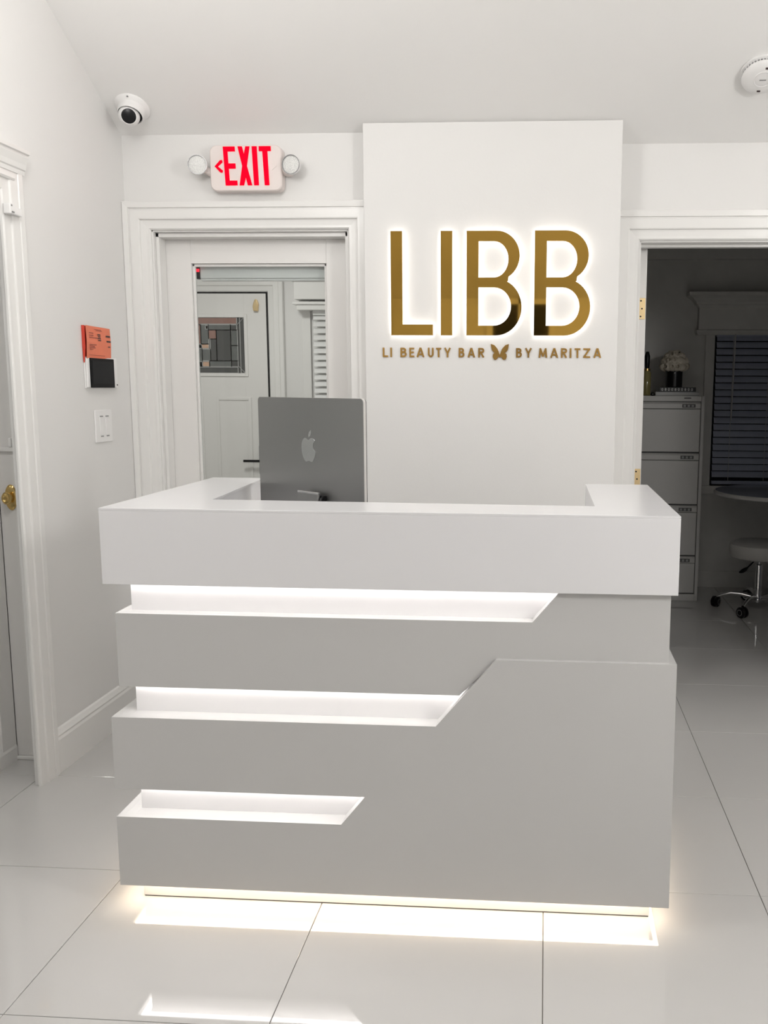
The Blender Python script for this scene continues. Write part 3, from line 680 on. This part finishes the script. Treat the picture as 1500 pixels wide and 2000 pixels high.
ap = [(-.01, .285), (.06, .305), (.16, .345), (.26, .335), (.345, .27), (.355, .25), (.29, .19), (.255, .09), (.275, -.03), (.345, -.115), (.395, -.145), (.36, -.26), (.29, -.385), (.21, -.475), (.12, -.485), (.02, -.455), (-.08, -.475), (-.16, -.49), (-.25, -.435), (-.35, -.27), (-.405, -.07), (-.40, .11), (-.34, .255), (-.25, .33), (-.15, .345), (-.07, .305)]
lf = [(-.005, .375), (.0, .46), (.05, .56), (.155, .625), (.16, .54), (.11, .43), (.05, .385)]
a = MB()
for sh in (ap, lf):
    vs_, fs_ = shape2d(catmull(sh), [], .0012); a.add(vs_, fs_, facing(.004, -.0016, zt_ - .150, .086))
a.build('logo', 'alu_l', im)
MB().prism([(-.026, .212), (-.020, .212), (-.050, .006), (-.058, .006)], -.022, .080, 'x').build('stand_neck', 'alu', im, bevel=.001)
MB().tube([(-.022, -.024, .211), (.080, -.024, .211)], .0042, 10).build('stand_hinge', 'alu_l', im, smooth=True)
MB().box(-.010, .088, -.019, -.001, .186, .205).build('hinge_block', 'black', im, bevel=.003)
MB().box(-.068, .068, -.045, .085, .0, .006).build('stand_foot', 'alu', im, bevel=.002)
MB().tube([(.078, -.012, .200), (.094, -.030, .195), (.100, -.05, .16), (.07, -.06, .08), (.06, -.08, .012)], .0035, 8).build('power_cable', 'black', im, smooth=True)

# ------------------------------------------------------------------ gold halo sign LIBB
LY = 3.688
def glyph_L(h, s=.113, wd=.415, f=.105): return [(0, 0), (wd * h, 0), (wd * h, f * h), (s * h, f * h), (s * h, h), (0, h)], []
def glyph_I(h, s=.113): return [(0, 0), (s * h, 0), (s * h, h), (0, h)], []
def glyph_B(h, s=.116, k=1.0):
    o_ = [(0, 0), (0, 1)] + arc(.29, .765, .228, .235, 90, -58, 18) + [(.405, .520)] + arc(.29, .272, .252, .272, 66, -90, 20)
    h1 = [(s, .902), (s, .557)] + arc(.27, .7295, .139, .1725, -90, 90, 16)
    h2 = [(s, .463), (s, .095)] + arc(.27, .279, .168, .184, -90, 90, 16)
    f = lambda L: [(x * h * k, y * h) for x, y in L]
    return f(o_), [f(h1), f(h2)]
sg = thing('wall_sign', 'large mirror-gold backlit letters reading LIBB on the white column', 'sign', (-.23, LY, 1.83))
Hh = .4125; Zs = 1.624
for (x, g) in ((-.637, glyph_L(Hh)), (-.433, glyph_I(Hh)), (-.328, glyph_B(Hh)), (-.054, glyph_B(Hh, k=1.01))):
    vs_, fs_ = shape2d(g[0], g[1], .003)
    lt = MB().add(vs_, fs_, facing(x, LY, Zs)).build('letter', 'gold', sg)
    vs_, fs_ = shape2d(g[0], g[1], .010)
    MB().add(vs_, fs_, facing(x, LY + .0068, Zs)).build('letter_return', 'gold_edge', lt)
    vs_, fs_ = shape2d(g[0], g[1], .0015, bevel=0)
    MB().add(vs_, fs_, facing(x, LY + .0130, Zs)).build('halo_light', 'halo', lt)
# tagline
tg = thing('wall_sign', 'small gold lettering with a butterfly below the big letters on the column', 'sign', (-.226, 3.716, 1.555))
def strokes(L, sw): # list of polylines as thick quads
    polys = []
    for (a, b) in L:
        a, b = Vector(a), Vector(b); d = (b - a).normalized(); n = Vector((-d.y, d.x)) * sw / 2
        polys.append([tuple(a + n), tuple(a - n), tuple(b - n), tuple(b + n)])
    return polys
def tl(ch, wd):
    s = .178; e = s / 2; H = 1.0
    if ch == 'L': return strokes([((e, 0), (e, 1)), ((0, e), (wd, e))], s)
    if ch == 'I': return strokes([((e, 0), (e, 1))], s)
    if ch == 'E': return strokes([((e, 0), (e, 1)), ((0, e), (wd, e)), ((0, 1 - e), (wd, 1 - e)), ((0, .51), (wd * .93, .51))], s)
    if ch == 'A': return strokes([((e * .9, 0), (wd / 2 - .01, 1)), ((wd - e * .9, 0), (wd / 2 + .01, 1)), ((wd * .25, .30), (wd * .75, .30))], s)
    if ch == 'T': return strokes([((wd / 2, 0), (wd / 2, 1)), ((0, 1 - e), (wd, 1 - e))], s)
    if ch == 'Y': return strokes([((wd / 2, 0), (wd / 2, .45)), ((e, 1), (wd / 2, .42)), ((wd - e, 1), (wd / 2, .42))], s)
    if ch == 'Z': return strokes([((0, e), (wd, e)), ((0, 1 - e), (wd, 1 - e)), ((e, e * .9), (wd - e, 1 - e * .9))], s)
    if ch == 'M': return strokes([((e + .02, 0), (e + .12, 1)), ((wd - e - .02, 0), (wd - e - .12, 1)), ((e + .10, .98), (wd / 2, .12)), ((wd - e - .10, .98), (wd / 2, .12))], s)
    if ch == 'U': return strokes([((e, .35), (e, 1)), ((wd - e, .35), (wd - e, 1))], s) + [arc(wd / 2, .37, wd / 2, .37, 180, 360, 12) + arc(wd / 2, .37, wd / 2 - s, .37 - s, 360, 180, 12)]
    if ch in 'BR':
        P_ = strokes([((e, 0), (e, 1))], s)
        bowl = lambda c, r, x1: [(0, c + r)] + arc(x1 - r, c, r, r, 90, -90, 10) + [(0, c - r), (0, c - r + s)] + arc(x1 - r, c, r - s, r - s, -90, 90, 10) + [(0, c + r - s)]
        P_.append(bowl(1 - .27, .27, wd * .92 if ch == 'B' else wd))
        if ch == 'B': P_.append(bowl(.305, .305, wd))
        else: P_ += strokes([((wd * .45, .48), (wd - e * .8, 0))], s)
        return P_
k_ = .0021030
TL = [('L', 85, 118), ('I', 132, 145), ('B', 195, 233), ('E', 250, 280), ('A', 295, 343), ('U', 365, 400), ('T', 415, 447), ('Y', 465, 507), ('B', 555, 590), ('A', 610, 655), ('R', 675, 712), ('B', 907, 942), ('Y', 960, 1003), ('M', 1043, 1098), ('A', 1115, 1163), ('R', 1180, 1217), ('I', 1233, 1246), ('T', 1262, 1297), ('Z', 1315, 1357), ('A', 1377, 1423)]
hL = .0385
for (ch, a, b) in TL:
    x = -.677 + (720 + .32 * a - 748) * k_; wd = (b - a) * .32 * k_ / hL
    m_ = MB()
    for q, pl_ in enumerate(tl(ch, wd)):
        try:
            vs_, fs_ = shape2d(pl_, [], .003 + .00008 * q)
            m_.add(vs_, fs_, facing(x, 3.7165, 1.5365, hL))
        except Exception: pass
    # keep true thickness in metres
    o = m_.build('letter', 'gold_flat', tg)
wing = [(0.02, -.10), (.06, .04), (.14, .22), (.30, .40), (.50, .47), (.48, .30), (.44, .14), (.36, .03), (.30, -.02), (.38, -.10), (.39, -.24), (.33, -.38), (.22, -.41), (.13, -.33), (.07, -.22), (0, -.28)]
bf = wing + [(-x, y) for x, y in reversed(wing[:-1])]
vs_, fs_ = shape2d(bf, [], .004)
MB().add(vs_, fs_, facing(-.677 + (720 + .32 * 807 - 748) * k_, 3.716, 1.5565, .074)).build('butterfly', 'gold_flat', tg)

# ------------------------------------------------------------------ exit sign
YE = 3.728
ex = thing('exit_sign', 'red lit EXIT sign with twin round emergency lamps above the glazed door', 'exit sign', (-1.23, YB, 2.29))
vs_, fs_ = shape2d(rrect(.298, .180, .028), [], .044, bevel=.004)
hs = MB().add(vs_, fs_, facing(-1.237, YE + .023, 2.2945)).build('housing', 'beige', ex, smooth=True)
def ext(poly, name, m_, y=YE - .004, par=ex): 
    v_, f_ = shape2d(poly, [], .004); return MB().add(v_, f_, facing(0, y, 0)).build(name, m_, par)
zb0, zt0 = 2.226, 2.378
zx = lambda p: -1.380 + ((340 + .1867 * p) - 410) * .002115
E_ = [(zx(523), zb0), (zx(648), zb0), (zx(646), zb0 + .019), (zx(566), zb0 + .019), (zx(560), zb0 + .066), (zx(634), zb0 + .066), (zx(632), zb0 + .086), (zx(557), zb0 + .086), (zx(552), zt0 - .019), (zx(631), zt0 - .019), (zx(629), zt0), (zx(505), zt0)]
X_ = [(zx(670), zb0), (zx(716), zb0), (zx(738), zb0 + .032), (zx(757), zb0), (zx(803), zb0), (zx(752), zb0 + .076), (zx(785), zt0), (zx(742), zt0), (zx(724), zt0 - .030), (zx(705), zt0), (zx(660), zt0), (zx(703), zb0 + .076)]
I_ = [(zx(823), zb0), (zx(873), zb0), (zx(860), zt0), (zx(808), zt0)]
T_ = [(zx(935), zb0), (zx(983), zb0), (zx(970), zt0 - .019), (zx(1007), zt0 - .019), (zx(1006), zt0), (zx(882), zt0), (zx(882), zt0 - .019), (zx(918), zt0 - .019)]
for p_ in (E_, X_, I_, T_): ext(p_, 'letter', 'red')
A_ = [(zx(413), 2.301), (zx(470), 2.325), (zx(492), 2.326), (zx(496), 2.317), (zx(447), 2.301), (zx(497), 2.285), (zx(494), 2.277), (zx(472), 2.277)]
ext(A_, 'arrow', 'red')
A2 = [(zx(1063), 2.301), (zx(1012), 2.318), (zx(1012), 2.313), (zx(1050), 2.301), (zx(1012), 2.289), (zx(1012), 2.284)]
ext(A2, 'blank_arrow', 'beige', y=YE - .0025)
B(zx(1030), zx(1095), YE - .0025, YE, 2.2285, 2.2305).build('test_mark', 'ink', ex)
for (cxx, cz, ry, sgn) in ((-1.433, 2.305, .35, -1), (-1.043, 2.302, -.2, 1)):
    T = Matrix.Translation((cxx, 3.715, cz)) @ Matrix.Rotation(ry * .6, 4, 'Z') @ Matrix.Rotation(PI / 2, 4, 'X')
    hd = MB().lathe([(.003, -.04), (.022, -.04), (.032, -.015), (.0395, .004), (.0395, .010), (.0355, .012), (.036, .006), (.003, .006)], 32, T).build('lamp_head', 'plastic', ex, smooth=True)
    MB().lathe([(.0355, .006), (.0355, .0125), (.0385, .0125), (.0385, .010)], 32, T, caps=False).build('bezel', 'ring', hd)
    MB().lathe([(.002, .011), (.024, .0105), (.035, .009), (.035, .007), (.002, .007)], 32, T).build('lens', 'lens', hd, smooth=True)
    bx0, bx1 = (cxx + .02, -1.375) if sgn < 0 else (-1.09, cxx - .01)
    MB().tube([(bx0, 3.75, cz - .012), ((bx0 + bx1) / 2, 3.752, cz - .022), (bx1, 3.752, cz - .02)], .016, 10).build('swivel_arm', 'beige', ex, smooth=True)

# ------------------------------------------------------------------ ceiling devices
nC = Vector((0, SLOPE, 1)).normalized()
Q = Matrix.Rotation(-ca, 4, 'X')
def on_ceiling(x, y): return Matrix.Translation((x, y, ceil_z(y))) @ Q @ Matrix.Rotation(PI, 4, 'X')
sc = thing('security_camera', 'white dome security camera with a black lens on the sloping ceiling', 'camera', (-1.664, 3.648, ceil_z(3.648)))
T = on_ceiling(-1.664, 3.648)
MB().lathe([(.002, 0), (.066, 0), (.068, .004), (.064, .010), (.053, .016), (.050, .020), (.049, .040), (.048, .046), (.0462, .046), (.0455, .030), (.002, .030)], 40, T).build('base', 'plastic', sc, smooth=True)
cc = T @ Vector((-.004, 0, .047)); cc = Vector(cc[:3])
look = (Vector((-.25, 0, 1.15)) - cc).normalized()
Tl = Matrix.Translation(cc) @ look.to_track_quat('Z', 'Y').to_matrix().to_4x4()
prof = [(.002, -.040)] + [(.041 * math.sin(math.radians(a_)), -.041 * math.cos(math.radians(a_))) for a_ in range(15, 136, 12)] + [(.0315, .030), (.029, .033), (.026, .031), (.002, .030)]
MB().lathe(prof, 40, Tl).build('turret', 'plastic', sc, smooth=True)
MB().lathe([(.002, .0285), (.0275, .0285), (.0275, .0322), (.020, .0345), (.002, .0355)], 40, Tl).build('lens_cover', 'black', sc, smooth=True)
MB().lathe([(.030, .031), (.0454, .031), (.0454, .040), (.030, .036)], 40, T, caps=False).build('gap_ring', 'black', sc)
MB().lathe([(.001, .009), (.004, .009), (.004, .013), (.001, .013)], 10, T @ Matrix.Translation((.008, .060, 0))).build('screw', 'ring', sc)
sd = thing('smoke_detector', 'round white smoke detector at the right edge of the ceiling', 'smoke detector', (.775, 3.545, ceil_z(3.545)))
T = on_ceiling(.778, 3.545)
MB().lathe([(.002, 0), (.078, 0), (.080, .004), (.080, .010), (.072, .012), (.002, .012)], 48, T).build('base', 'plastic', sd, smooth=True)
MB().lathe([(.002, .012), (.070, .012), (.070, .022), (.002, .022)], 48, T).build('vent_ring', 'ring', sd)
fin = MB()
for k in range(40):
    fin.box(.066, .0735, -.0014, .0014, .011, .023, T @ Matrix.Rotation(2 * PI * k / 40, 4, 'Z'))
fin.build('vent_fins', 'plastic', sd)
MB().lathe([(.002, .022), (.074, .022), (.075, .026), (.068, .034), (.045, .040), (.002, .042)], 48, T).build('cover', 'plastic', sd, smooth=True)
MB().lathe([(.030, .0415), (.033, .0430), (.035, .0405)], 36, T @ Matrix.Translation((0, .004, .0)), caps=False).build('test_button', 'plastic', sd, smooth=True)
for (dx, dy) in ((.006, .050), (-.004, -.050)):
    MB().box(dx - .006, dx + .006, dy - .003, dy + .003, .037, .0415, T).build('slot', 'ink', sd)
MB().box(-.012, .012, -.001, .003, .0415, .0425, T).build('test_print', 'ring', sd)

# ------------------------------------------------------------------ left wall devices
th_ = thing('thermostat', 'white wall thermostat with a square black screen on the left wall', 'thermostat', (XL, 3.50, 1.46))
B(XL, XL + .006, 3.362, 3.622, 1.400, 1.522).build('back_plate', 'plastic', th_, bevel=.004)
B(XL + .006, XL + .013, 3.366, 3.600, 1.404, 1.518).build('body', 'plastic', th_, bevel=.003)
B(XL + .013, XL + .017, 3.384, 3.575, 1.403, 1.518).build('screen_glass', 'screen', th_, bevel=.002)
B(XL + .0168, XL + .0175, 3.398, 3.560, 1.419, 1.506).build('display', 'screen_in', th_)
B(XL + .006, XL + .0075, 3.606, 3.618, 1.412, 1.418).build('mark', 'ink', th_)
pp = thing('paper_notice', 'orange folded paper notice tucked behind the thermostat', 'paper', (XL, 3.47, 1.58))
n = 10; vs = []; fs = []
for i in range(n + 1):
    u = i / n; y = 3.366 + .214 * u
    bow = .011 * max(0, (1 - u * 2.2)) ** 2 + .003 + .004 * math.sin(u * PI)
    vs += [(XL + bow, y, 1.515), (XL + bow + .003, y, 1.58), (XL + bow * 1.1, y, 1.641 - .002 * u)]
for i in range(n):
    for k in range(2): fs.append([i * 3 + k, i * 3 + k + 1, (i + 1) * 3 + k + 1, (i + 1) * 3 + k])
o = MB().add(vs, fs).build('front_sheet', 'orange', pp); md = o.modifiers.new('t', 'SOLIDIFY'); md.thickness = .0006
MB().prism([(XL + .001, 1.640), (XL + .013, 1.640), (XL + .013, 1.56), (XL + .007, 1.499), (XL + .003, 1.499), (XL + .001, 1.56)], 3.360, 3.3615, 'y').add([(XL + .002, 3.362, 1.50), (XL + .002, 3.56, 1.52), (XL + .002, 3.56, 1.638), (XL + .002, 3.362, 1.64)], [(0, 1, 2, 3)]).build('back_fold', 'red_paper', pp)
def tx(u0, u1, z0, z1, m_='ink'):
    mb_ = MB(); u = (u0 + u1) / 2
    bow = lambda u: .011 * max(0, (1 - u * 2.2)) ** 2 + .003 + .004 * math.sin(u * PI) + .0042
    mb_.add([(XL + bow(u0), 3.366 + .214 * u0, z0), (XL + bow(u1), 3.366 + .214 * u1, z0), (XL + bow(u1), 3.366 + .214 * u1, z1), (XL + bow(u0), 3.366 + .214 * u0, z1)], [(0, 1, 2, 3)])
    return mb_
txt = MB(); txt2 = MB()
for (u0, u1, z0, h) in ((.46, .56, 1.607, .005), (.47, .56, 1.600, .004), (.45, .57, 1.593, .004), (.47, .58, 1.586, .004), (.78, .96, 1.604, .006), (.80, .98, 1.584, .006), (.86, .95, 1.564, .004)):
    t_ = tx(u0, u1, z0, z0 + h); txt.add(t_.v, t_.f)
for (u0, u1, z0, h) in ((.34, .60, 1.628, .002), (.40, .62, 1.624, .002), (.12, .30, 1.612, .003), (.12, .30, 1.603, .003), (.12, .44, 1.595, .003), (.12, .40, 1.568, .003), (.12, .33, 1.562, .003), (.12, .36, 1.556, .003), (.12, .27, 1.550, .003), (.08, .70, 1.528, .0015)):
    t_ = tx(u0, u1, z0, z0 + h); txt2.add(t_.v, t_.f)
txt.build('print', 'ink', pp); txt2.build('faint_print', 'ink2', pp)
ls = thing('light_switch', 'white double rocker light switch below the thermostat', 'light switch', (XL, 3.49, 1.25))
B(XL, XL + .006, 3.420, 3.556, 1.187, 1.316).build('plate', 'plastic', ls, bevel=.003)
for yc in (3.468, 3.514):
    rk = MB().prism([(XL + .006, 1.217), (XL + .0085, 1.217), (XL + .0105, 1.285), (XL + .006, 1.285)], yc - .016, yc + .016, 'y').build('rocker', 'plastic', ls, bevel=.001)
    MB().box(XL + .006, XL + .0075, yc - .012, yc + .012, 1.288, 1.2925).build('slot', 'ring', ls)
    MB().box(XL + .006, XL + .0075, yc - .010, yc + .010, 1.209, 1.2135).build('slot', 'ring', ls)
# ------------------------------------------------------------------ behind the camera: dark window added for dark reflections in the gold
w3 = thing('dark_reflection_window', 'added dark window behind the camera, there to be reflected in the gold letters', 'window', (-.3, YF, 1.2), kind='structure')
B(-.62, .02, YF, YF + .01, .5, 2.36).build('pane', 'night', w3)
mb = MB()
for x in (-.69, -.33, .02): mb.box(x, x + (.07 if x != -.33 else .03), YF, YF + .04, .43, 2.42)
mb.box(-.62, .02, YF, YF + .04, 2.36, 2.42).box(-.62, .02, YF, YF + .04, .43, .5)
mb.build('window_frame', 'trim', w3)
# made-up cords and caps over the two added fill lights (outside the frame)
for (gx, gy, gz), pw in FILL_LIGHTS:
    pf = thing('fill_light_cap', 'added white cord and cap over the fill light on the %s side of the reception room, outside the frame' % ('left' if gx < 0 else 'right'), 'lamp', (gx, gy, gz + .21), kind='structure')
    MB().tube([(gx, gy, gz + .24), (gx, gy, ceil_z(gy) - .002)], .004, 8).build('cord', 'plastic', pf)
    MB().lathe([(.002, gz + .21), (.05, gz + .21), (.045, gz + .235), (.012, gz + .25), (.002, gz + .25)], 24, Matrix.Translation((gx, gy, 0))).build('cap', 'plastic', pf, smooth=True)
